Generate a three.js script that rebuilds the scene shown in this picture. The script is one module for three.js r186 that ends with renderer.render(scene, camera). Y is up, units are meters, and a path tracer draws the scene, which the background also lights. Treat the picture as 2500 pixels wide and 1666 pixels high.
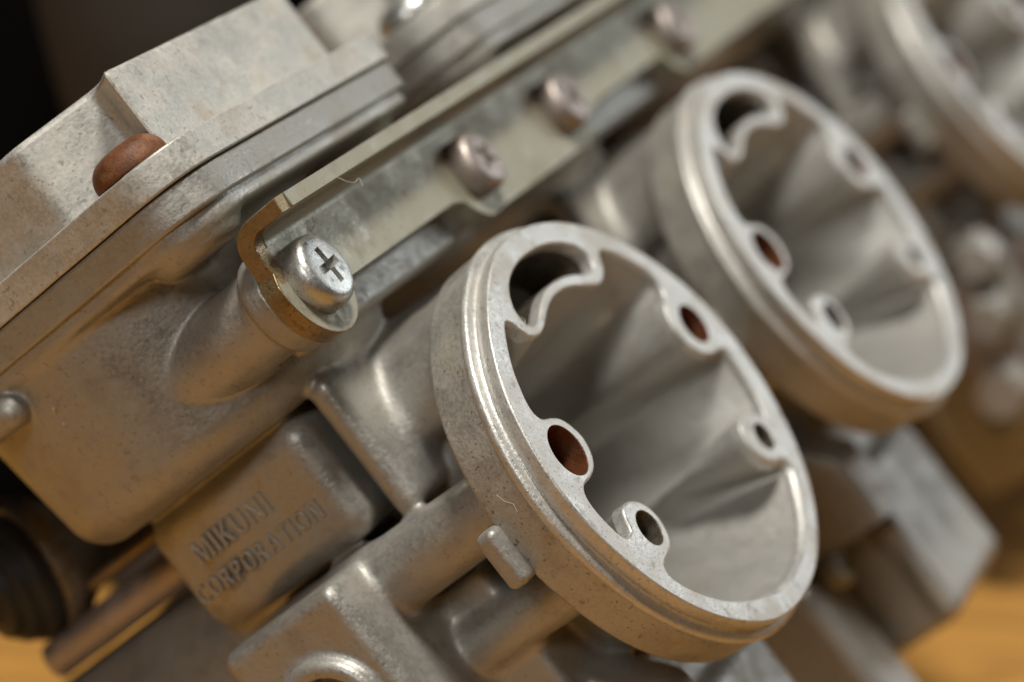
import * as THREE from 'three';
import { mergeGeometries, mergeVertices } from 'three/addons/utils/BufferGeometryUtils.js';
import { RoundedBoxGeometry } from 'three/addons/geometries/RoundedBoxGeometry.js';
import { FontLoader } from 'three/addons/loaders/FontLoader.js';
import { TextGeometry } from 'three/addons/geometries/TextGeometry.js';
import { RectAreaLightUniformsLib } from 'three/addons/lights/RectAreaLightUniformsLib.js';
import { Brush, Evaluator, SUBTRACTION } from 'three-bvh-csg';

// ------------------------------------------------------------------ frames
// Everything on the carburettor bank is designed in millimetres in the bank's own axes:
// x = out of the intake mouths, y = towards the diaphragm covers, z = along the bank (towards the viewer).
const S = 0.001, PITCH = 0.3353, TABLE = 72;
const TURN = new THREE.Matrix4().makeRotationX(-PITCH).multiply(new THREE.Matrix4().set(
  0.70597751, -0.61218598, -0.35612368, 0, 0.5304512, 0.79022746, -0.30685842, 0, 0.46927313, 0.02772891, 0.8826176, 0, 0, 0, 0, 1));
const BANK_Q = new THREE.Quaternion().setFromRotationMatrix(TURN);
const toWorld = (x, y, z) => new THREE.Vector3(x, y, z).applyMatrix4(TURN).multiplyScalar(S).add(new THREE.Vector3(0, TABLE * S, 0));
const UPL = new THREE.Vector3(0, 1, 0).applyQuaternion(BANK_Q.clone().invert());   // world up in bank axes

// ------------------------------------------------------------------ camera, light, exposure
const scene = new THREE.Scene();
const camera = new THREE.PerspectiveCamera(13.04, 1024 / 682, 0.02, 20);
camera.position.copy(toWorld(143.1, 30.0, 291.6));
camera.rotation.set(-PITCH, 0, 0);
camera.focus = 0.298;
camera.userData.fStop = 14;
const renderer = new THREE.WebGLRenderer();
renderer.toneMapping = THREE.LinearToneMapping;
renderer.toneMappingExposure = 0.94;
renderer.shadowMap.enabled = true;
scene.background = new THREE.Color(0.014, 0.0137, 0.013);
RectAreaLightUniformsLib.init();

function lamp(name, label, [x, y, z], [tx, ty, tz], w, h, color, intensity, glow) {
  const g = new THREE.Group(); g.name = name; g.position.set(x, y, z); g.lookAt(tx, ty, tz); scene.add(g);
  g.userData = { label, category: 'lamp' };
  const casing = new THREE.Mesh(new RoundedBoxGeometry(w + 0.03, h + 0.03, 0.03, 2, 0.008), new THREE.MeshStandardMaterial({ color: 0x8a8a88, roughness: 0.6 }));
  casing.name = 'casing'; casing.position.z = -0.02; g.add(casing);
  const panel = new THREE.Mesh(new THREE.BoxGeometry(w, h, 0.004), new THREE.MeshStandardMaterial({ color: 0x222222, emissive: color, emissiveIntensity: glow }));
  panel.name = 'diffuser'; g.add(panel);
  const l = new THREE.RectAreaLight(color, intensity, w, h); l.name = 'lamp_light'; l.castShadow = true;
  const d = new THREE.Vector3(tx - x, ty - y, tz - z).normalize();
  l.position.set(x, y, z).addScaledVector(d, 0.006); l.lookAt(tx, ty, tz); scene.add(l);
}
lamp('ceiling_lamp', 'white ceiling light panel hanging above the carburettor bank', [0.0, 0.98, 0.06], [0, 0.08, 0], 0.18, 0.18, new THREE.Color(1, 0.97, 0.91), 98, 3);
lamp('window_lamp', 'tall cool light panel standing beyond the far end of the bank', [0.85, 0.42, -0.75], [0, 0.08, 0], 0.5, 0.4, new THREE.Color(0.9, 0.96, 1), 2.4, 1);

lamp('room_lamp', 'square ceiling light panel above and behind the camera', [-0.4, 0.86, 1.0], [0, 0.08, 0], 0.3, 0.3, new THREE.Color(1, 0.985, 0.95), 13, 2);

// ------------------------------------------------------------------ noise and textures
function rng(seed) { let s = seed >>> 0; return () => { s = (s + 0x6d2b79f5) | 0; let t = Math.imul(s ^ (s >>> 15), 1 | s); t = (t + Math.imul(t ^ (t >>> 7), 61 | t)) ^ t; return ((t ^ (t >>> 14)) >>> 0) / 4294967296; }; }
function tileNoise(period, seed) {
  const r = rng(seed), g = new Float32Array(period * period); for (let i = 0; i < g.length; i++) g[i] = r();
  return (u, v) => {
    const x = u * period, y = v * period, xi = Math.floor(x), yi = Math.floor(y); let fx = x - xi, fy = y - yi; fx = fx * fx * (3 - 2 * fx); fy = fy * fy * (3 - 2 * fy);
    const a = ((xi % period) + period) % period, b = (a + 1) % period, c = ((yi % period) + period) % period, d = (c + 1) % period;
    return (g[c * period + a] * (1 - fx) + g[c * period + b] * fx) * (1 - fy) + (g[d * period + a] * (1 - fx) + g[d * period + b] * fx) * fy;
  };
}
function fbm(p, seed, n) { const o = []; for (let i = 0; i < n; i++) o.push(tileNoise(p << i, seed + i * 17)); return (u, v) => { let s = 0, a = 0.5, t = 0; for (const f of o) { s += a * f(u, v); t += a; a *= 0.55; } return s / t; }; }
const clamp = (x, a = 0, b = 1) => Math.min(b, Math.max(a, x)), lerp = (a, b, t) => a + (b - a) * t, sst = (a, b, x) => { const t = clamp((x - a) / (b - a)); return t * t * (3 - 2 * t); };
function tex(n, f, srgb) {
  const d = new Uint8Array(n * n * 4);
  for (let y = 0; y < n; y++) for (let x = 0; x < n; x++) { const c = f((x + 0.5) / n, (y + 0.5) / n), i = (y * n + x) * 4; for (let k = 0; k < 3; k++) d[i + k] = clamp(Array.isArray(c) ? c[k] : c) * 255; d[i + 3] = 255; }
  const t = new THREE.DataTexture(d, n, n); t.wrapS = t.wrapT = THREE.RepeatWrapping; t.magFilter = THREE.LinearFilter; t.minFilter = THREE.LinearMipmapLinearFilter; if (srgb) t.colorSpace = THREE.SRGBColorSpace; t.needsUpdate = true; return t;
}
const toS = (c) => (c <= 0.0031308 ? 12.92 * c : 1.055 * Math.pow(c, 1 / 2.4) - 0.055);
// a cast or machined metal: base colour, stain colour and how much, dark specks, grain
function metalMaps(seed, base, stain, stainAmount, speck, contrast, tile) {
  const big = fbm(3, seed, 4), mid = fbm(9, seed + 5, 4), fine = fbm(96, seed + 9, 3), sp = fbm(70, seed + 21, 2), dirt = fbm(14, seed + 33, 5);
  const col = (u, v) => {
    const st = sst(0.52, 0.72, big(u, v) * 0.6 + mid(u, v) * 0.4) * stainAmount, k = 1 + (mid(u, v) - 0.5) * contrast + (fine(u, v) - 0.5) * contrast * 0.9;
    const dk = Math.max(0.8 * sst(0.74, 0.84, sp(u, v)), 0.6 * sst(0.6, 0.85, dirt(u, v)) * sst(0.45, 0.6, fine(u, v))) * speck;
    return [0, 1, 2].map((i) => toS(lerp(lerp(base[i], stain[i], st) * k, stain[i] * 0.4, dk)));
  };
  const rough = (u, v) => clamp(0.62 + (mid(u, v) - 0.5) * 0.5 + (fine(u, v) - 0.5) * 0.35 + 0.3 * sst(0.64, 0.74, dirt(u, v)) * speck);
  const bump = (u, v) => clamp(0.5 + (fine(u, v) - 0.5) * 0.8 + (sp(u, v) - 0.5) * 0.25);
  const m = { map: tex(1024, col, true), roughnessMap: tex(512, rough), bumpMap: tex(1024, bump) };
  for (const t of Object.values(m)) t.repeat.set(1 / (tile * S), 1 / (tile * S));
  return m;
}
const metal = (maps, o) => new THREE.MeshStandardMaterial({ ...maps, metalness: 0.75, roughness: 0.75, bumpScale: 0.00005, ...o });
const BROWN = [0.2, 0.13, 0.07];
const CAST = metal(metalMaps(11, [0.4, 0.383, 0.345], BROWN, 0.25, 0.3, 0.22, 33), { metalness: 0.6, roughness: 0.8 });
const COVER = metal(metalMaps(57, [0.58, 0.56, 0.505], [0.38, 0.32, 0.25], 0.6, 0.5, 0.45, 27), { metalness: 0.5, roughness: 0.85, bumpScale: 0.000025 });
const MACH = metal(metalMaps(91, [0.6, 0.585, 0.545], [0.42, 0.36, 0.28], 0.4, 0.6, 0.3, 23), { metalness: 0.6, roughness: 0.78 });
const BAND = metal(metalMaps(71, [0.42, 0.4, 0.355], [0.26, 0.2, 0.12], 0.5, 0.8, 0.4, 24), { metalness: 0.55, roughness: 0.8 });
const THROAT = metal(metalMaps(77, [0.42, 0.405, 0.37], [0.26, 0.23, 0.18], 0.4, 0.2, 0.12, 40), { metalness: 0.45, roughness: 0.8, bumpScale: 0.000015 });
const ZINC = metal(metalMaps(131, [0.34, 0.315, 0.235], [0.23, 0.19, 0.11], 0.5, 0.4, 0.25, 30), { metalness: 0.4, roughness: 0.75, bumpScale: 0.00002 });
const ZINCEDGE = metal(metalMaps(151, [0.29, 0.21, 0.105], [0.13, 0.08, 0.035], 0.7, 0.8, 0.5, 16), { metalness: 0.7, roughness: 0.6 });
const STEEL = metal(metalMaps(171, [0.56, 0.56, 0.53], [0.3, 0.24, 0.16], 0.4, 0.8, 0.3, 14), { metalness: 0.85, roughness: 0.6, bumpScale: 0.00002 });
const DULLSCREW = metal(metalMaps(191, [0.42, 0.36, 0.32], [0.25, 0.18, 0.13], 0.4, 0.3, 0.3, 14), { metalness: 0.75, roughness: 0.7 });
const RUST = metal(metalMaps(211, [0.15, 0.052, 0.016], [0.25, 0.13, 0.07], 0.45, 0.5, 0.9, 9), { metalness: 0.1, roughness: 0.95 });
const VARNISH = metal(metalMaps(231, [0.17, 0.06, 0.022], [0.09, 0.03, 0.012], 0.6, 0.5, 0.6, 8), { metalness: 0.4, roughness: 0.6 });
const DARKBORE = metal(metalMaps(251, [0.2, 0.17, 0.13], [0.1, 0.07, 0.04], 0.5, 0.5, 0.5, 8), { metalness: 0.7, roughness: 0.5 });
const RUBBER = new THREE.MeshStandardMaterial({ color: new THREE.Color(0.012, 0.011, 0.01), roughness: 0.55 });
const LINT = new THREE.MeshStandardMaterial({ color: new THREE.Color(0.5, 0.45, 0.38), roughness: 1 });

// ------------------------------------------------------------------ geometry helpers (millimetres in, metres out)
// box-projected uv in metres, so every pattern keeps its real size
function finish(g, scale = S) {
  g = g.index ? g.toNonIndexed() : g; if (!g.attributes.normal) g.computeVertexNormals();
  const p = g.attributes.position, n = g.attributes.normal, uv = new Float32Array(p.count * 2);
  for (let i = 0; i < p.count * 3; i++) p.array[i] *= scale;
  for (let i = 0; i < p.count; i += 3) {
    let a = 0, b = 0, c = 0; for (let k = 0; k < 3; k++) { a += n.getX(i + k); b += n.getY(i + k); c += n.getZ(i + k); }
    a = Math.abs(a); b = Math.abs(b); c = Math.abs(c);
    for (let k = 0; k < 3; k++) { const x = p.getX(i + k), y = p.getY(i + k), z = p.getZ(i + k), j = (i + k) * 2; if (a >= b && a >= c) { uv[j] = z; uv[j + 1] = y; } else if (b >= c) { uv[j] = x; uv[j + 1] = z; } else { uv[j] = x; uv[j + 1] = y; } }
  }
  const out = new THREE.BufferGeometry(); out.setAttribute('position', p); out.setAttribute('normal', n); out.setAttribute('uv', new THREE.BufferAttribute(uv, 2)); return out;
}
const used = new Map();
function numbered(name) { const k = used.get(name) ?? 0; used.set(name, k + 1); return k ? name + '_' + String(k).padStart(3, '0') : name; }
function part(name, geos, mat, parent, label) {
  const g = (Array.isArray(geos) ? geos : [geos]).map((q) => finish(q));
  const m = new THREE.Mesh(g.length > 1 ? mergeGeometries(g) : g[0], mat); m.name = name; m.castShadow = m.receiveShadow = true; parent.add(m); if (label) m.userData.label = label; return m;
}
function thing(name, label, category, [x, y, z], group) {
  const o = new THREE.Group(); o.name = numbered(name); o.position.copy(toWorld(x, y, z)); o.quaternion.copy(BANK_Q); o.userData = { label, category }; if (group) o.userData.group = group; scene.add(o); return o;
}
const place = (g, x, y, z) => { g.translate(x, y, z); return g; };
const basis = (g, X, Y, Z) => { g.applyMatrix4(new THREE.Matrix4().makeBasis(new THREE.Vector3(...X), new THREE.Vector3(...Y), new THREE.Vector3(...Z))); return g; };
const alongX = (g) => basis(g, [0, 1, 0], [0, 0, 1], [1, 0, 0]);   // shapes drawn in (y, z), extruded along x
const alongY = (g) => basis(g, [0, 0, 1], [1, 0, 0], [0, 1, 0]);   // shapes drawn in (z, x), extruded along y
const latheX = (g) => basis(g, [0, 0, 1], [1, 0, 0], [0, 1, 0]);   // lathe axis y -> x
function smoothClosed(pts, n, passes = 2) {
  const c = new THREE.CatmullRomCurve3(pts.map((p) => new THREE.Vector3(p[0], p[1], 0)), true, 'centripetal');
  let q = c.getSpacedPoints(n).slice(0, n).map((v) => [v.x, v.y]);
  for (let k = 0; k < passes; k++) q = q.map((p, i) => { const a = q[(i + n - 1) % n], b = q[(i + 1) % n]; return [p[0] * 0.5 + (a[0] + b[0]) * 0.25, p[1] * 0.5 + (a[1] + b[1]) * 0.25]; });
  return q;
}
function signedArea(q) { let s = 0; q.forEach((p, i) => { const b = q[(i + 1) % q.length]; s += p[0] * b[1] - b[0] * p[1]; }); return s / 2; }
function offset(q, d) {   // positive grows
  const n = q.length, w = signedArea(q) > 0 ? 1 : -1;
  return q.map((p, i) => { const a = q[(i + n - 1) % n], b = q[(i + 1) % n], tx = b[0] - a[0], ty = b[1] - a[1], l = Math.hypot(tx, ty) || 1; return [p[0] + (ty / l) * d * w, p[1] - (tx / l) * d * w]; });
}
// rings: list of arrays of [x, y, z]; closed around, open along
function loft(rings) {
  const n = rings[0].length, pos = [], idx = [];
  for (const r of rings) for (const p of r) pos.push(...p);
  for (let k = 0; k + 1 < rings.length; k++) for (let i = 0; i < n; i++) { const a = k * n + i, b = k * n + ((i + 1) % n); idx.push(a, b, a + n, b, b + n, a + n); }
  const g = new THREE.BufferGeometry(); g.setAttribute('position', new THREE.Float32BufferAttribute(pos, 3)); g.setIndex(idx); g.computeVertexNormals(); return g;
}
const atX = (q, x) => q.map((p) => [x, p[0], p[1]]);
const circle = (cy, cz, r, n) => Array.from({ length: n }, (_, i) => [cy + r * Math.cos((i / n) * 2 * Math.PI), cz + r * Math.sin((i / n) * 2 * Math.PI)]);
const shapeOf = (q) => new THREE.Shape(q.map((p) => new THREE.Vector2(p[0], p[1])));
function roundPoly(pts, r, seg = 6) {   // polygon with rounded corners; r is a number or the fourth entry of a corner
  const out = [], n = pts.length;
  pts.forEach((p, i) => {
    const a = pts[(i + n - 1) % n], b = pts[(i + 1) % n], rr = p[2] ?? r, la = Math.hypot(a[0] - p[0], a[1] - p[1]), lb = Math.hypot(b[0] - p[0], b[1] - p[1]), t = Math.min(rr, la * 0.48, lb * 0.48);
    const s = [p[0] + ((a[0] - p[0]) / la) * t, p[1] + ((a[1] - p[1]) / la) * t], e = [p[0] + ((b[0] - p[0]) / lb) * t, p[1] + ((b[1] - p[1]) / lb) * t];
    for (let k = 0; k <= seg; k++) { const u = k / seg; out.push([(1 - u) * (1 - u) * s[0] + 2 * u * (1 - u) * p[0] + u * u * e[0], (1 - u) * (1 - u) * s[1] + 2 * u * (1 - u) * p[1] + u * u * e[1]]); }
  });
  return out;
}
const extrude = (shape, depth, bevel = 0.3, seg = 3, curveSegments = 24) => { const g = new THREE.ExtrudeGeometry(shape, { depth: depth - 2 * bevel, bevelEnabled: bevel > 0, bevelSize: bevel, bevelThickness: bevel, bevelOffset: -bevel, bevelSegments: seg, curveSegments }); g.translate(0, 0, bevel); return g; };
function softNormals(g, angle = 0.7) {   // smooth normals within a crease angle
  g = g.index ? g.toNonIndexed() : g; g.deleteAttribute('uv'); g.deleteAttribute('normal'); const p = g.attributes.position, map = new Map(), fn = [], nrm = new Float32Array(p.count * 3);
  const key = (i) => Math.round(p.getX(i) * 2e3) + '_' + Math.round(p.getY(i) * 2e3) + '_' + Math.round(p.getZ(i) * 2e3), a = new THREE.Vector3(), b = new THREE.Vector3(), c = new THREE.Vector3();
  for (let i = 0; i < p.count; i += 3) { a.fromBufferAttribute(p, i); b.fromBufferAttribute(p, i + 1).sub(a); c.fromBufferAttribute(p, i + 2).sub(a); const f = b.clone().cross(c); fn.push(f); for (let k = 0; k < 3; k++) { const h = key(i + k); if (!map.has(h)) map.set(h, []); map.get(h).push(i / 3); } }
  const un = fn.map((f) => f.clone().normalize()), ca = Math.cos(angle);
  for (let i = 0; i < p.count; i++) { const t = Math.floor(i / 3), v = new THREE.Vector3(); for (const o of map.get(key(i))) if (un[o].dot(un[t]) > ca) v.add(fn[o]); v.normalize(); nrm.set([v.x, v.y, v.z], i * 3); }
  g.setAttribute('normal', new THREE.BufferAttribute(nrm, 3)); return g;
}
// ---- distance fields, meshed with surface nets
const len = Math.hypot;
const sBox = (p, c, h, r) => { const x = Math.abs(p[0] - c[0]) - h[0] + r, y = Math.abs(p[1] - c[1]) - h[1] + r, z = Math.abs(p[2] - c[2]) - h[2] + r; return len(Math.max(x, 0), Math.max(y, 0), Math.max(z, 0)) + Math.min(Math.max(x, y, z), 0) - r; };
const sCap = (p, a, b, ra, rb = ra) => { const u = [b[0] - a[0], b[1] - a[1], b[2] - a[2]], q = [p[0] - a[0], p[1] - a[1], p[2] - a[2]], t = clamp((q[0] * u[0] + q[1] * u[1] + q[2] * u[2]) / (u[0] * u[0] + u[1] * u[1] + u[2] * u[2])); return len(q[0] - u[0] * t, q[1] - u[1] * t, q[2] - u[2] * t) - lerp(ra, rb, t); };
const sCyl = (p, axis, c1, c2, lo, hi, r, round = 0.5) => { const i = axis, j = (axis + 1) % 3, k = (axis + 2) % 3, dr = len(p[j] - c1, p[k] - c2) - r + round, dx = Math.max(lo - p[i], p[i] - hi) + round; return len(Math.max(dr, 0), Math.max(dx, 0)) + Math.min(Math.max(dr, dx), 0) - round; };
const sCone = (p, axis, c1, c2, lo, hi, r0, r1, round = 0.5) => sCyl(p, axis, c1, c2, lo, hi, lerp(r0, r1, clamp((p[axis] - lo) / (hi - lo))), round);
const smin = (a, b, k) => { const h = Math.max(k - Math.abs(a - b), 0) / k; return Math.min(a, b) - h * h * k * 0.25; };
const smax = (a, b, k) => -smin(-a, -b, k);
function nets(f, lo, hi, cell) {
  const n = [0, 1, 2].map((i) => Math.ceil((hi[i] - lo[i]) / cell) + 1), [nx, ny, nz] = n, v = new Float32Array(nx * ny * nz), at = (i, j, k) => (k * ny + j) * nx + i;
  for (let k = 0; k < nz; k++) for (let j = 0; j < ny; j++) for (let i = 0; i < nx; i++) v[at(i, j, k)] = f([lo[0] + i * cell, lo[1] + j * cell, lo[2] + k * cell]);
  const id = new Int32Array(nx * ny * nz).fill(-1), pos = [], idx = [], C = [[0, 0, 0], [1, 0, 0], [0, 1, 0], [1, 1, 0], [0, 0, 1], [1, 0, 1], [0, 1, 1], [1, 1, 1]], E = [[0, 1], [2, 3], [4, 5], [6, 7], [0, 2], [1, 3], [4, 6], [5, 7], [0, 4], [1, 5], [2, 6], [3, 7]];
  for (let k = 0; k < nz - 1; k++) for (let j = 0; j < ny - 1; j++) for (let i = 0; i < nx - 1; i++) {
    let x = 0, y = 0, z = 0, m = 0; const w = C.map((c) => v[at(i + c[0], j + c[1], k + c[2])]);
    for (const [a, b] of E) if (w[a] < 0 !== w[b] < 0) { const t = w[a] / (w[a] - w[b]); x += C[a][0] + (C[b][0] - C[a][0]) * t; y += C[a][1] + (C[b][1] - C[a][1]) * t; z += C[a][2] + (C[b][2] - C[a][2]) * t; m++; }
    if (m) { id[at(i, j, k)] = pos.length / 3; pos.push(lo[0] + (i + x / m) * cell, lo[1] + (j + y / m) * cell, lo[2] + (k + z / m) * cell); }
  }
  const quad = (a, b, c, d, flip) => { if (a < 0 || b < 0 || c < 0 || d < 0) return; if (flip) idx.push(a, c, b, a, d, c); else idx.push(a, b, c, a, c, d); };
  for (let k = 1; k < nz - 1; k++) for (let j = 1; j < ny - 1; j++) for (let i = 1; i < nx - 1; i++) {
    const s = v[at(i, j, k)] < 0;
    if (s !== v[at(i + 1, j, k)] < 0) quad(id[at(i, j - 1, k - 1)], id[at(i, j, k - 1)], id[at(i, j, k)], id[at(i, j - 1, k)], !s);
    if (s !== v[at(i, j + 1, k)] < 0) quad(id[at(i - 1, j, k - 1)], id[at(i - 1, j, k)], id[at(i, j, k)], id[at(i, j, k - 1)], !s);
    if (s !== v[at(i, j, k + 1)] < 0) quad(id[at(i - 1, j - 1, k)], id[at(i, j - 1, k)], id[at(i, j, k)], id[at(i - 1, j, k)], !s);
  }
  const nrm = new Float32Array(pos.length), e = 0.25;
  for (let i = 0; i < pos.length; i += 3) {
    const p = [pos[i], pos[i + 1], pos[i + 2]], gr = [0, 1, 2].map((a) => { const q = [...p], r = [...p]; q[a] += e; r[a] -= e; return f(q) - f(r); }), l = len(...gr) || 1, d = clamp(f(p), -0.3, 0.3);
    for (let a = 0; a < 3; a++) { nrm[i + a] = gr[a] / l; pos[i + a] -= (gr[a] / l) * d * 0.8; }
  }
  const g = new THREE.BufferGeometry(); g.setAttribute('position', new THREE.Float32BufferAttribute(pos, 3)); g.setAttribute('normal', new THREE.BufferAttribute(nrm, 3)); g.setIndex(idx); return g;
}
// ---- a pan-head cross-recess screw, axis +x, seat at x = 0
function screwHead(r, h, turn, deep = 1.2) {
  const prof = [[0, -0.6], [r * 0.97, -0.6], [r, 0.15], [r, h * 0.4], [r * 0.985, h * 0.6], [r * 0.94, h * 0.78], [r * 0.86, h * 0.9], [r * 0.74, h * 0.965], [r * 0.5, h * 0.99], [r * 0.25, h], [0, h]].map((p) => new THREE.Vector2(...p));
  const head = new THREE.LatheGeometry(new THREE.SplineCurve(prof.slice(2)).getPoints(22).concat().reduce((a, p) => (a.push(p), a), [prof[0], prof[1]]), 56);
  let b = new Brush(mergeVertices(head, 1e-4)); b.updateMatrixWorld();
  const ev = new Evaluator(); ev.attributes = ['position', 'normal']; ev.useGroups = false;
  for (const a of [0, Math.PI / 2]) {
    const arm = new THREE.BoxGeometry(r * 1.36, deep * 2, r * 0.27, 1, 1, 1); const p = arm.attributes.position;
    for (let i = 0; i < p.count; i++) if (p.getY(i) < 0) { p.setX(i, p.getX(i) * 0.5); p.setZ(i, p.getZ(i) * 0.7); }
    arm.rotateY(a + turn); const c = new Brush(arm); c.position.y = h; c.updateMatrixWorld(); b = ev.evaluate(b, c, SUBTRACTION);
  }
  const core = new Brush(new THREE.CylinderGeometry(r * 0.25, r * 0.08, deep * 2, 10)); core.position.y = h; core.updateMatrixWorld(); b = ev.evaluate(b, core, SUBTRACTION);
  return latheX(softNormals(b.geometry, 0.75));
}

// ------------------------------------------------------------------ carburettor
const RIM = smoothClosed([[29.8, 12.9], [27.5, 19.1], [24.6, 24.0], [20.9, 28.2], [17.1, 31], [13.0, 32.7], [8.0, 33.7], [2.5, 33.4], [-3.0, 31.6], [-8.8, 28.3], [-13.8, 23.4], [-17.3, 17.8], [-19.1, 13.0], [-19.9, 5.9], [-19.2, -0.9], [-17.0, -7.1], [-12.3, -13.9], [-5.6, -18.6], [2.0, -21.0], [9.3, -20.9], [15.1, -18.6], [20.2, -14.9], [24.2, -10.5], [27.7, -4.5], [29.6, 1.6], [30.2, 7.6]], 220, 6);
const CAVRAW = [[23.4, 20.9], [22.2, 22.7], [20.4, 24.7], [18.8, 26.1], [17.2, 27.1], [15.6, 27.9], [14.4, 28.0], [13.6, 27.4], [13.1, 25.8], [12.3, 24.2], [10.7, 23.2], [9.1, 22.9], [7.3, 23.7], [6.3, 24.9], [5.8, 26.9], [5.8, 28.8], [5.0, 30.0], [3.7, 30.3], [2.3, 30.2], [1.0, 29.9], [-0.2, 29.5], [-0.9, 28.9], [-1.05, 27.9], [-0.7, 27.0], [0, 26.6], [1.1, 25.9], [1.5, 24.8], [1.2, 23.0], [0.3, 21.6], [-1.1, 20.7], [-2.7, 20.6], [-4.3, 21.3], [-5.2, 22.5], [-5.5, 24.3], [-5.9, 26.0], [-6.8, 26.4], [-8.2, 25.7], [-9.9, 24.3], [-11.7, 22.2], [-13.7, 19.1], [-15.3, 15.6], [-16.4, 11.8], [-17.0, 8.1], [-17.0, 4.0], [-16.6, 0.2], [-15.8, -3.0], [-14.7, -5.6], [-13.1, -8.2], [-11.4, -10.4], [-9.8, -11.9], [-8.9, -11.6], [-8.4, -9.6], [-7.2, -8.0], [-5.5, -7.1], [-3.8, -7.1], [-2.4, -7.8], [-1.7, -9.5], [-1.9, -11.9], [-2.8, -13.6], [-3.9, -14.7], [-2.8, -15.7], [-1.1, -16.5], [1.3, -17.1], [3.5, -17.4], [4.9, -17.3], [5.3, -16.0], [5.6, -13.6], [6.6, -11.6], [8.2, -10.4], [10.3, -10.1], [12.3, -10.8], [13.4, -11.9], [14.0, -13.1], [14.9, -13.9], [16.3, -14.1], [17.9, -13.4], [19.9, -11.5], [21.6, -9.5], [22.7, -7.3], [22.2, -6.2], [21.1, -5.3], [20.3, -4.0], [19.9, -2.3], [20.4, -0.2], [21.3, 2.3], [22.0, 5.0], [22.2, 8.2], [21.8, 10.7], [21.1, 12.8], [20.3, 14.9], [20.1, 16.9], [20.6, 18.6], [21.7, 19.5], [22.8, 20.0]];
const CAVBASE = CAVRAW.map((p) => [...p]);
for (const [a, b, bulge] of [[14.4, 5.0, 0.3], [1.0, -8.2, 0.6], [-9.8, -1.1, 0.3], [3.5, 14.9, 0.9]]) {   // the wall as it would run without each tube
  const i0 = CAVRAW.findIndex((p) => p[0] === a), i1 = CAVRAW.findIndex((p, i) => i > i0 && p[0] === b), A = CAVRAW[i0], B = CAVRAW[i1], l = Math.hypot(B[0] - A[0], B[1] - A[1]);
  const s = A[1] > 6 ? 1 : -1;
  for (let i = i0 + 1; i < i1; i++) { const t = (i - i0) / (i1 - i0), q = 4 * t * (1 - t) * bulge; CAVBASE[i] = [lerp(A[0], B[0], t) + (s * Math.abs(B[1] - A[1]) / l) * q * 0, lerp(A[1], B[1], t) + s * q]; }
}
const dense = (raw, n = 5, passes = 3) => { const c = new THREE.CatmullRomCurve3(raw.map((p) => new THREE.Vector3(p[0], p[1], 0)), true, 'centripetal'), N = raw.length * n; let q = Array.from({ length: N }, (_, i) => { const v = c.getPoint(i / N); return [v.x, v.y]; }); for (let k = 0; k < passes; k++) q = q.map((p, i) => { const a = q[(i + N - 1) % N], b = q[(i + 1) % N]; return [p[0] * 0.5 + (a[0] + b[0]) * 0.25, p[1] * 0.5 + (a[1] + b[1]) * 0.25]; }); return q; };
const CAVITY = dense(CAVRAW), WALL = dense(CAVBASE, 5, 30);
// signed distance to a contour in (y, z), on a grid
function contourField(q) {
  const N = 220, h = 0.25, y0 = -24, z0 = -22, f = new Float32Array(N * N);
  for (let j = 0; j < N; j++) for (let i = 0; i < N; i++) {
    const y = y0 + i * h, z = z0 + j * h; let best = 1e9, inside = false;
    for (let k = 0, m = q.length - 1; k < q.length; m = k++) {
      const a = q[m], b = q[k], ux = b[0] - a[0], uy = b[1] - a[1], t = clamp(((y - a[0]) * ux + (z - a[1]) * uy) / (ux * ux + uy * uy + 1e-12)), dx = y - a[0] - ux * t, dy = z - a[1] - uy * t, d2 = dx * dx + dy * dy;
      if (d2 < best) best = d2; if (a[1] > z !== b[1] > z && y < a[0] + ((z - a[1]) / (b[1] - a[1])) * ux) inside = !inside;
    }
    f[j * N + i] = (inside ? -1 : 1) * Math.sqrt(best);
  }
  return (y, z) => { const u = clamp((y - y0) / h, 0, N - 1.001), v = clamp((z - z0) / h, 0, N - 1.001), i = Math.floor(u), j = Math.floor(v), a = u - i, b = v - j, k = j * N + i; return (f[k] * (1 - a) + f[k + 1] * a) * (1 - b) + (f[k + N] * (1 - a) + f[k + N + 1] * a) * b + Math.hypot(y - (y0 + u * h), z - (z0 + v * h)); };
}
const dCAV = contourField(CAVITY), dWALL = contourField(WALL);
const taper = (x) => 1 - 0.29 * (1 - Math.exp(-2.2 * clamp((-1 - x) / 34)));
const near = (x) => 0.62 * (x > -2 ? 0 : sst(0, 1, clamp((-2 - x) / 9))), squeeze = (z, x) => (z > 6.6 ? z - (near(x) * (z - 6.6) ** 2) / (z - 6.6 + 8) : z), unsqueeze = (z, x) => { if (z <= 6.6) return z; const t = z - 6.6, a = near(x); return 6.6 + (t - 8 + Math.sqrt((8 - t) ** 2 + 32 * (1 - a) * t)) / (2 * (1 - a)); };
const inMould = (y, z, x) => { const k = taper(x); return [4 + (y - 4) / k, 6.6 + (unsqueeze(z, x) - 6.6) / k, k]; };
const wallD = (y, z, x) => { const [a, b, k] = inMould(y, z, x); return dWALL(a, b) * k; };
const voidD = (p) => { const [a, b, k] = inMould(p[1], p[2], p[0]), w = 1 - Math.pow(1 - clamp((-1.2 - p[0]) / 27), 1.25); return lerp(dCAV(a, b), dWALL(a, b), w) * k; };
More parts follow.
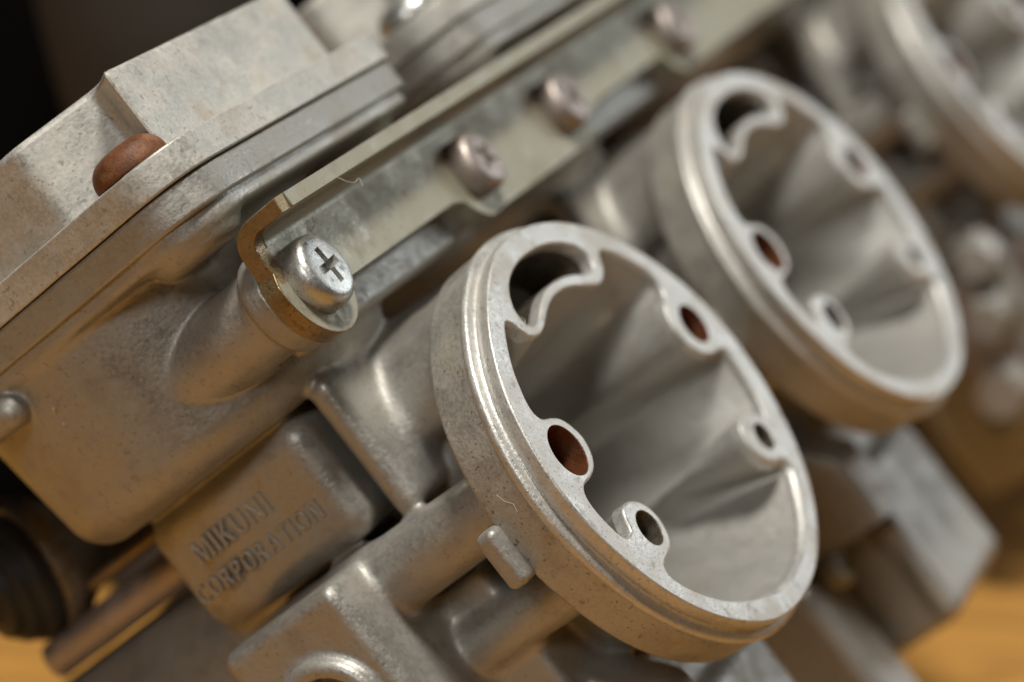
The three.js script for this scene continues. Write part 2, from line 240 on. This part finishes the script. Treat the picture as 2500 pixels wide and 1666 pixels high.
const CRESCENT = smoothClosed([[25.1, 16.6], [26.1, 15.2], [26.9, 13.0], [27.4, 9.9], [27.4, 5.9], [26.9, 2.2], [25.8, -1.2], [24.6, -3.2], [23.3, -4.0], [22.0, -3.5], [21.6, -2.3], [21.8, -0.9], [22.7, 1.6], [23.3, 4.6], [23.4, 7.9], [23.1, 10.4], [22.4, 12.4], [21.5, 14.7], [21.2, 16.1], [21.5, 17.2], [22.4, 17.7], [23.8, 17.6]], 140, 3);
const HOLES = [[9.5, 27.3, 2.85], [9.55, -14.85, 2.4], [-5.1, -11.35, 1.6], [-2.1, 23.65, 1.95]];

function carburettor(label) {
  const c = thing('carburetor', label, 'carburetor', [0, 0, 0], 'carburetors of the bank');
  // ---- intake ring: machined face with its openings, stepped outside, tapering inside with the tubes fading into the wall
  const cy = 4, cz = 6.6;
  const bev = CAVITY.map(([y, z]) => 0.35 + 0.75 * sst(-5, -11, y) * sst(16, 4, z)), grow = (k) => { const o = offset(CAVITY, 1); return CAVITY.map((p, i) => [lerp(p[0], o[i][0], k * bev[i]), lerp(p[1], o[i][1], k * bev[i])]); };
  const cavRings = [[0, 1], [-0.03, 0.75], [-0.13, 0.5], [-0.29, 0.29], [-0.5, 0.13], [-0.75, 0.03], [-1, 0]].map(([x, k]) => grow(k).map((p, i) => [x * bev[i], p[0], p[1]]));
  const cres = offset(CRESCENT, 0.25), face = shapeOf(offset(RIM, -0.22));
  for (const h of [grow(1), cres, ...HOLES.map((h) => circle(h[0], h[1], h[2] + 0.15, 40))]) face.holes.push(new THREE.Path(h.map((p) => new THREE.Vector2(...p))));
  const faceG = alongX(new THREE.ShapeGeometry(face)); faceG.deleteAttribute('uv');
  const prof = [[0, -0.22], [-0.06, -0.08], [-0.22, 0], [-1.1, -0.02], [-1.7, -0.2], [-2.15, -0.35], [-2.2, 0.3], [-2.26, 0.62], [-2.45, 0.86], [-2.75, 0.96], [-3.1, 0.86], [-3.4, 0.68], [-5.5, 0.55], [-7.9, 0.45], [-8.25, 0.3], [-8.45, 0], [-8.6, -0.6], [-8.8, -2.4]];
  const band = loft(prof.slice(prof.findIndex((p) => p[0] === -3.4)).map(([x, d]) => atX(offset(RIM, d), x)));
  const outer = loft(prof.slice(0, prof.findIndex((p) => p[0] === -3.4) + 1).map(([x, d]) => atX(offset(RIM, d), x)));
  cavRings.push(CAVITY.map((p) => [-1.6, p[0], p[1]]));
  const cavity = loft(cavRings), deep = nets((p) => Math.max(voidD(p) - 0.015, -36 - p[0]), [-37, -21, -18], [-0.7, 25, 33], 0.6);
  const cresG = loft([[0, 0.25], [-0.08, 0.1], [-0.25, 0], [-1.6, -0.03]].map(([x, d]) => atX(offset(CRESCENT, d), x)));
  const ring = part('intake_ring', [faceG, outer, softNormals(cavity, 1.2), cresG].map((g) => (g.index ? g.toNonIndexed() : g)), MACH, c);
  part('throat', deep, THROAT, ring);
  part('outer_band', band, BAND, ring);
  HOLES.forEach(([y, z, r], i) => {
    const rr = [[0, r + 0.15], [-0.15, r], [-2, r], [-11, r * 0.96], [-11.6, r * 0.5], [-11.7, 0.02]].map(([x, q]) => atX(circle(y, z, q, 40), x));
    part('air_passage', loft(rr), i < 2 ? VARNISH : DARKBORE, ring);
  });
  part('crescent_passage', [loft([[-1.6, -0.03], [-12, -0.2], [-29, -0.6], [-30, -1.4], [-30.1, -1.9]].map(([x, d]) => atX(offset(CRESCENT, d), x)))], DARKBORE, ring);  // dark colour put in for the deep shade inside the passage
  part('locating_tab', place(new RoundedBoxGeometry(2.6, 6.6, 4.2, 5, 0.85), -9.1, 5, 34.0), CAST, c);

  // ---- cast body
  const chamber = (p) => sCone(p, 1, 17, -36.5, 29.7, 54, 20.4, 23, 4.2);   // round bowl, its bottom edge well rounded
  const f = (p) => {
    const [x, y, z] = p; let d;
    d = chamber(p);                                    // vacuum chamber barrel
    d = smin(d, sCyl(p, 0, 39, 31.5, -31, -12.0, 4.8, 0.3), 0.45);                             // bracket bosses
    d = smin(d, sCyl(p, 0, 39, 31.5, -14.0, -11.28, 5.7, 0.35), 1.0);
    d = smin(d, sCyl(p, 0, 39, -11.5, -32, -11.6, 5.2, 0.4), 1.2);
    d = smin(d, sBox(p, [-15, 35.4, 12], [2.8, 2.2, 17.5], 1), 1);                          // web behind the bracket
    { const u = Math.abs(x + 34.5) - 25.4 + 7, w = Math.abs(z - 12.25) - 27.6 + 7, r = len(Math.max(u, 0), Math.max(w, 0)) + Math.min(Math.max(u, w), 0) - 7 + 0.7, q = Math.abs(y - 50.9) - 0.9; d = smin(d, len(Math.max(r, 0), Math.max(q, 0)) + Math.min(Math.max(r, q), 0) - 0.7, 1.2); }                  // step below the flange
    for (const [lx, lz] of [[-15.6, 34.0], [-15.6, -5]]) d = smin(d, sCone(p, 1, lz, lx, 47.2, 52.6, 5.0, 6.0, 1.4), 1.5);
    let e = sBox(p, [-37, 22.0, 14], [14.3, 7.4, 15], 2.8);
    e = smax(e, (-x - 42.5) * 0.5 + (z - 28.5) * 0.866, 4);                                    // lettered block
    e = smin(e, sBox(p, [-19.5, 22.2, 9.5], [1.7, 8.6, 17.5], 1.5), 0.8);                       // upright rib
    d = smin(d, e, 1.2);
    const cz = z - clamp(z, -3, 15.5), cond = Math.max(len(y - 24.6 + 0.018 * (z - 6) ** 2, cz) - lerp(4.6, 5.6, clamp((x + 20) / 11)), -20 - x, x + 8.5);
    d = smin(d, cond, 3.2);                                                                 // crescent passage casing
    const wr = wallD(y, z, x);
    d = smin(d, Math.max((wr - 1.9 - 1.5 * sst(10, 18, z)) * 0.8, -50 - x, x + 8.8), 1.2);                          // intake bore
    d = smin(d, sCyl(p, 0, 4, 6.5, -90, -30, 16.5, 1.5), 2.5);                                // engine-side bore
    for (const s of [-1, 1]) { const m = 6.3;
      d = smin(d, sCone(p, 0, 9.4, m + s * 21, -31, -8.8, 4.3, 3.9, 0.6), 1.6);
      d = smin(d, sCone(p, 0, s > 0 ? -2.2 : -5, m + s * 17.3, -27, -8.8, 3.2, 3.2, 0.6), 1.4); }
    let b = sBox(p, [-34.2, 3, 26], [8.6, 10.6, 12], 1.6);                                   // shaft housing with its slanting edge
    b = smax(b, (x + 26.0) * 0.95 + (y - 12) * 0.31 - 0.4, 1.4);
    b = smin(b, sBox(p, [-23.5, -4, 16], [5, 9, 8.5], 1.2), 2.4);
    b = smin(b, smax(sBox(p, [-26, -22, 18], [14, 18, 4.2], 1), (x + y + 29.5) * 0.707, 1.2), 1);
    b = smin(b, sCyl(p, 2, -34.4, 2.2, 30, 39.6, 6.2, 0.9), 1.0);
    b = smax(b, -sCyl(p, 2, -34.4, 2.2, 33, 44, 4.2, 0.4), 0.8);
    d = smin(d, b, 1.4);
    d = smin(d, sCap(p, [-62, 48, 38], [-42.5, 47.4, 39.4], 2.0), 0.6);                   // stub at the left of the barrel
    // bores are not solid
    d = Math.max(d, -Math.max((Math.min(wr, voidD(p)) - 0.7) * 0.9, -37.6 - x));
    return d;
  };
  const body = nets(f, [-96, -27, -24], [-7.5, 55, 43], 0.5);
  part('body', body, CAST, c);

  // ---- flange of the vacuum chamber and the diaphragm cover on it (shapes drawn in (z, x))
  const lugs = (s) => { const h = 26.5 * s; return roundPoly([[14.5 + h, -34.5 - h], [14.5 + h, -34.5 + h], [10 - h, -34.5 + h], [10 - h, -34.5 - h]], 8, 10); };
  part('chamber_flange', softNormals(place(alongY(extrude(shapeOf(lugs(0.985)), 3.55, 0.45, 4)), 0, 51.0, 0)), CAST, c);
  const cover = part('diaphragm_cover', [softNormals(place(alongY(extrude(shapeOf(lugs(1)), 3.5, 0.25, 3)), 0, 54.62, 0)),
    softNormals(place(alongY(extrude(shapeOf(roundPoly([[37, -49.5], [37, -24, 1.3], [31, -15.5, 1.6], [35.6, -11, 1.6], [-8.5, -11, 5], [-8.5, -20, 3], [-10, -23, 1], [-10, -48, 1], [-4, -54, 1], [-6, -59, 3], [34, -59, 1], [31, -54, 1]], 1, 5)), 10.6, 0.75, 5)), 0, 57.4, 0), 0.6)], COVER, c);
  for (const [x, z] of [[-14.6, 36.6]]) {
    const dome = [[0, 3.0], [1.8, 2.92], [2.9, 2.62], [3.65, 2.05], [4.1, 1.3], [4.26, 0.7], [4.28, 0.2], [4.15, 0], [3.4, -0.1], [0, -0.1]].map((p) => new THREE.Vector2(...p));
    part('cover_screw', place(new THREE.LatheGeometry(new THREE.SplineCurve(dome).getPoints(36), 40), x, 58.2, z), RUST, cover);
  }
  // ---- float bowl below
  const bowl = (p) => {
    let d = sBox(p, [-28, -33, 2], [13, 11.4, 13], 2.2);
    d = smin(d, sBox(p, [-27, -18.5, 2], [10.5, 5, 12], 2), 2);
    for (const [a, b] of [[-22, -25.5], [-29.5, -42]]) d = smin(d, sCap(p, [-15.8, a, 14.4], [-15.8, b, 14.4], 1.7), 1.2);
    d = smin(d, sBox(p, [-32, -38.5, 22.5], [8, 11.5, 5.5], 2), 1.5);
    d = smax(d, -sCap(p, [-14, -24, 17.6], [-22, -52, 17.6], 1.9), 1);
    return d;
  };
  const fb = part('float_bowl', nets(bowl, [-44, -53, -13], [-11, -11, 30], 0.7), CAST, c);
  part('drain_screw', place(screwHead(2.6, 2, 0.4, 1), -22.5, -29, 21.5), ZINC, fb);
  return c;
}
const font = await new FontLoader().loadAsync('fonts/droid/droid_sans_bold.typeface.json');
function word(text, x0, x1, y, h, z) {   // raised letters, the I a plain bar as on the casting
  const look = { depth: 0.12, curveSegments: 4, bevelEnabled: true, bevelSize: 0.1, bevelOffset: -0.08, bevelThickness: 0.2, bevelSegments: 3 }, out = []; let at = 0;
  for (const ch of text) {
    let g, w;
    if (ch === 'I') { w = h * 0.2; g = new THREE.ExtrudeGeometry(new THREE.Shape([[0, 0], [w, 0], [w, h], [0, h]].map((p) => new THREE.Vector2(...p))), look); }
    else { g = new TextGeometry(ch, { font, size: h, ...look }); g.computeBoundingBox(); const b = g.boundingBox; w = b.max.x - b.min.x; g.translate(-b.min.x, 0, 0); }
    g.deleteAttribute('uv'); if (g.index) g = g.toNonIndexed(); g.translate(at, 0, 0); out.push(g); at += w + h * 0.2;
  }
  const g = mergeGeometries(out); g.scale((x1 - x0) / (at - h * 0.2), 1, 1); g.translate(x0, y, z - 0.12); return g;
}
const c1 = carburettor('nearest carburetor, its intake ring sharp in the middle, raised lettering on its side');
part('raised_lettering', [word('MIKUNI', -42.8, -31.3, 22.5, 2.6, 29), word('CORPORATION', -45.8, -26.5, 18.8, 2.2, 29)], CAST, c1);
function copyCarb(dz, label) {
  const r = c1.clone(); r.traverse((o) => { if (o.name === 'cover_screw') o.material = STEEL; }); r.name = numbered('carburetor'); r.position.copy(toWorld(0, 0, dz)); r.userData = { ...c1.userData, label }; scene.add(r); return r;
}
copyCarb(-72, 'middle carburetor, its blurred intake ring whole behind the sharp one');
copyCarb(-174, 'farthest carburetor, very blurred, its ring cut off by the upper right corner');

// ------------------------------------------------------------------ bracket along the bank
{
  const b = thing('mounting_bracket', 'long greenish grey zinc plated steel angle bracket screwed along the carburetors', 'bracket', [0, 0, 0]);
  // plate outline in (y, z), lobes round each screw
  const screws = [31.5, -11.5, -40.5, -83.5, -142.5, -185.5, -214.5], far = -330, low = [];
  const arc = (z, r, a0, a1, n = 12) => { for (let i = 0; i <= n; i++) { const a = lerp(a0, a1, i / n); low.push([39 - r * Math.cos(a), z + r * Math.sin(a)]); } };
  arc(31.2, 6.3, 1.6, -1.22, 20);
  low.push([36.9, 24.2], [36.9, -3.5]); arc(-11.5, 6.1, 1.1, 0.25, 6); low.push([33.3, -14]); low.push([33.3, -39]); arc(-40.5, 6.1, -0.25, -1.1, 6);
  low.push([36.9, -53], [36.9, -77]); arc(-83.5, 6.1, 1.1, 0.25, 6); low.push([33.3, -88], [33.3, -142]); arc(-142.5, 6.1, -0.25, -1.1, 6); low.push([36.9, -155], [36.9, far]);
  const plate = shapeOf([[44.1, 36.4], [41.5, 36.4], ...low, [44.1, far]].reverse());
  const pl = part('plate', softNormals(place(alongX(extrude(plate, 2.2, 0.05, 1)), -11.2, 0, 0), 0.5), ZINC, b);
  // flange: bend profile swept along the bank, drawn in (x, y), extruded along z
  const prof = new THREE.Shape(); prof.moveTo(-8.985, 44.1); prof.absarc(-7.4, 44.1, 1.55, Math.PI, Math.PI / 2, true); prof.lineTo(-3.6, 45.7); prof.lineTo(-3.6, 47.3); prof.lineTo(-7.3, 47.3); prof.quadraticCurveTo(-11.0, 47.3, -11.0, 43.8); prof.lineTo(-11.0, 43.0); prof.lineTo(-8.985, 43.0); prof.lineTo(-8.985, 44.1);
  const fl = extrude(prof, 34.6 - far, 0.16, 2); fl.translate(0, 0, far);
  part('flange', softNormals(fl, 0.5), ZINC, b);
  // the sheared end of the sheet, brown with age: same bend, drawn on its own in front of the flange
  const endS = new THREE.Shape(); endS.moveTo(-8.96, 44.1); endS.absarc(-7.4, 44.1, 1.57, Math.PI, Math.PI / 2, true); endS.lineTo(-3.9, 45.68); endS.lineTo(-3.7, 47.32); endS.lineTo(-7.3, 47.32); endS.quadraticCurveTo(-11.03, 47.3, -11.03, 43.8); endS.lineTo(-11.03, 40.2); endS.lineTo(-8.96, 40.2); const endP = extrude(endS, 2.1, 0.22, 3); endP.translate(0, 0, 34.6);
  part('sheared_end', softNormals(endP, 0.5), ZINCEDGE, b, 'brown stained sheared end of the bracket');
  // brown stained cut edge round the first lobe
  const edge = [[41.9, 36.45], [41.2, 36.9]]; for (let i = 0; i <= 30; i++) { const a = lerp(1.75, -1.15, i / 30); edge.push([39 - 6.38 * Math.cos(a), 31.2 + 6.38 * Math.sin(a)]); }
  const inn = edge.map(([y, z]) => (y > 40.9 ? [y, z - 0.5] : [39 + (y - 39) * 0.93, 31.2 + (z - 31.2) * 0.93])).reverse();
  part('cut_edge', softNormals(place(alongX(extrude(shapeOf([...edge, ...inn]), 2.16, 0.05, 1)), -11.18, 0, 0), 0.5), ZINCEDGE, b, 'brown stained cut edge below the first screw');
  const turns = [0.06, 0.75, 0.3, 1.0, 0.5, 0.2, 0.9];
  screws.forEach((z, i) => part('screw', place(screwHead(i ? 3.8 : 4.15, i ? 2.9 : 2.7, turns[i]), -8.95, 39, z), i ? DULLSCREW : STEEL, b, i ? undefined : 'bright cross recess screw at the near end'));
}
{
  const r = thing('gap_screen', 'added dark sheet at the back of the carburetors that turns the gaps between them black', 'bracket', [-57, 0, 0]);
  const black = new THREE.MeshStandardMaterial({ color: new THREE.Color(0.02, 0.018, 0.015), roughness: 0.85 });  // made-up near-black sheet, added so the gaps between carburetors go dark
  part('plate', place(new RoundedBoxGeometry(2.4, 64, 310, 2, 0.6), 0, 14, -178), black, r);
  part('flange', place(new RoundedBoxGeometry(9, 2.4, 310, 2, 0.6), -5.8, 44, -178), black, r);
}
// ------------------------------------------------------------------ linkage, rubber cap
{
  const r = thing('choke_rod', 'thin brown choke rod running beside the lettered side of the nearest carburetor', 'rod', [-79.5, 23.4, 12]);
  part('shaft', basis(place(new THREE.CylinderGeometry(2.5, 2.3, 40, 24), 0, 20, 0), [0, 0, 1], [1, 0, 0], [0, 1, 0]), DULLSCREW, r);
  part('collar', place(latheX(new THREE.CylinderGeometry(3.2, 3.2, 4, 24)), 30, 0, 0), ZINCEDGE, r);
  part('thin_rod', basis(place(new THREE.CylinderGeometry(0.8, 0.8, 40, 16), 0, 20, 0), [0, 0, 1], [1, 0, 0], [0, 1, 0]).translate(4, 4.5, -1), ZINCEDGE, r);
  const k = thing('rubber_cap', 'ribbed black rubber cap with a rusty collar at the lower left edge', 'cap', [-76, 33.5, 10]);
  const pr = [[0, 9], [2, 8.8], [3.2, 8], [3.4, 6.5], [5.4, 6.4], [5.9, 5.8], [5.6, 5], [6.8, 4.8], [7.2, 4], [6.9, 3.2], [7.8, 3], [8.2, 2], [7.9, 1], [7.9, 0]].map((p) => new THREE.Vector2(p[0], p[1]));
  const q = new THREE.Quaternion().setFromUnitVectors(new THREE.Vector3(0, 1, 0), new THREE.Vector3(-0.55, 0.1, 0.82).normalize());
  part('ribbed_cap', new THREE.LatheGeometry(pr, 48).applyQuaternion(q), RUBBER, k);
  part('collar', new THREE.LatheGeometry([[6, 0.5], [8.3, 0.5], [8.7, 0], [8.7, -2], [8.2, -3], [5, -7], [4, -22]].map((p) => new THREE.Vector2(...p)), 48).applyQuaternion(q), DARKBORE, k, 'dark rusty collar');
}
// ------------------------------------------------------------------ lint
for (const [label, x, y, z, r] of [['larger pale speck of dust on the side of the vacuum chamber', -38, 44.8, 39.5, 0.22], ['smaller pale speck of dust just below the larger one', -38.3, 43.0, 39.4, 0.15]]) {
  const t = thing('dust_speck', label, 'dust', [x, y, z]); const g = new THREE.IcosahedronGeometry(r, 1); g.deleteAttribute('normal'); part('grain', g, LINT, t);
}
const lintAt = [
  ['curled fibre of lint hanging from the bracket flange', [[-3.4, 45.6, 24.2], [-3.0, 44.8, 24.0], [-2.8, 44.2, 23.2], [-2.6, 44.3, 22.2], [-2.6, 43.4, 22.6]]],
  ['fibre of lint lying across the shaded bracket plate', [[-8.8, 42.9, 27.4], [-8.6, 43.0, 26.2], [-8.5, 43.4, 25.0], [-8.6, 44.2, 24.2]]],
  ['tiny curl of lint on the sharp ring beside its crescent opening', [[0.1, 22.6, 19.6], [0.5, 22.9, 19.1], [0.7, 22.4, 18.7], [0.5, 22.0, 19.2], [0.3, 22.4, 19.5]]],
  ['fibre of lint stuck to the far wall inside the sharp ring', [[-9.0, 5.0, -10.5], [-8.6, 5.2, -11], [-8.0, 5.6, -11.5], [-7.4, 5.8, -11.6]]],
  ['fibre of lint on the outer band beside the locating tab', [[-5.6, 10.6, 34.5], [-5.2, 9.6, 34.7], [-4.6, 8.9, 34.8], [-4.7, 8.0, 34.9]]],
];
for (const [label, pts] of lintAt) {
  const [o] = pts, t = thing('lint_fibre', label, 'lint', o);
  part('strand', new THREE.TubeGeometry(new THREE.CatmullRomCurve3(pts.map((p) => new THREE.Vector3(p[0] - o[0], p[1] - o[1], p[2] - o[2]))), 40, 0.035, 5), LINT, t);
}
// ------------------------------------------------------------------ workbench and what stands behind
{
  const a = fbm(4, 301, 4), g2 = tileNoise(64, 310), g3 = fbm(20, 320, 3);
  const wood = tex(1024, (u, v) => { const gr = 0.5 + 0.5 * Math.sin((v * 26 + a(u, v) * 5 + g3(u * 0.2, v) * 1.2) * 2 * Math.PI), k = 0.8 + 0.25 * gr + 0.25 * (g2(u * 0.1, v * 3) - 0.5); return [toS(0.5 * k), toS(0.245 * k), toS(0.05 * k)]; }, true);
  wood.repeat.set(1 / 0.25, 1 / 0.25);
  const M = new THREE.MeshStandardMaterial({ map: wood, roughness: 0.55 });
  const t = new THREE.Group(); t.name = 'workbench'; t.userData = { label: 'amber wooden workbench top under the carburetors', category: 'workbench', kind: 'structure' }; scene.add(t);
  for (let i = 0; i < 6; i++) {
    const bd = new THREE.Mesh(finish(new RoundedBoxGeometry(1.6, 0.03, 0.147, 3, 0.003), 1), M); bd.name = 'board'; bd.position.set(0.1, -0.0155, 0.33 - i * 0.15); bd.receiveShadow = bd.castShadow = true; t.add(bd);
  }
}
{
  const k = new THREE.Group(); k.name = 'added_black_case'; k.userData = { label: 'added matt black case that makes the background dark behind the upper left cover', category: 'case' }; k.position.set(-0.222, 0, -0.25); scene.add(k);  // added block, stands in for the unlit background
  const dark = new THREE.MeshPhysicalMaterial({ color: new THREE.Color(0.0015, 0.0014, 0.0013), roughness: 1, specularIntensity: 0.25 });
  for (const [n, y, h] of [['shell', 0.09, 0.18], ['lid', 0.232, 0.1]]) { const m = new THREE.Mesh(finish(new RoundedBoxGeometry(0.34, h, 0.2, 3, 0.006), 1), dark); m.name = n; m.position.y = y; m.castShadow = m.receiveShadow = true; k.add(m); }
  const q = new THREE.Group(); q.name = 'grey_flask'; q.userData = { label: 'dim grey flask with a curved side before the black case', category: 'flask' }; q.position.set(-0.074, 0, -0.126); scene.add(q);
  const m = new THREE.Mesh(finish(new THREE.LatheGeometry([[0, 0], [10, 0], [11, 1], [11, 60], [12, 70], [14.5, 80], [17, 92], [18, 120], [17, 122], [0, 122]].map((p) => new THREE.Vector2(...p)), 48)), new THREE.MeshStandardMaterial({ color: new THREE.Color(0.05, 0.043, 0.036), roughness: 0.9 })); m.name = 'shell'; m.castShadow = m.receiveShadow = true; q.add(m);
  const l = thing('throttle_linkage', 'blurred throttle linkage plate with shiny round pins beside the farthest carburetor', 'linkage', [-16, -24, -134]);
  part('plate', place(new RoundedBoxGeometry(30, 26, 2.5, 3, 0.8), 2, -7, -10), DULLSCREW, l);
  part('lever', place(new RoundedBoxGeometry(7, 22, 3, 3, 1.2), 3.5, 1, -2), CAST, l);
  for (const [x, y, r, h] of [[5.5, 8.5, 3.2, 5], [1.6, 0.8, 3.6, 7], [-4, -10, 4.4, 6]]) part('bolt', place(basis(new THREE.CylinderGeometry(r * 0.92, r, h, 6), [1, 0, 0], [0, 0, 1], [0, -1, 0]), x, y, h / 2), MACH, l);
  part('arm', place(new RoundedBoxGeometry(26, 5, 3, 3, 1), 2, -15, 1), ZINC, l);
}
renderer.render(scene, camera);
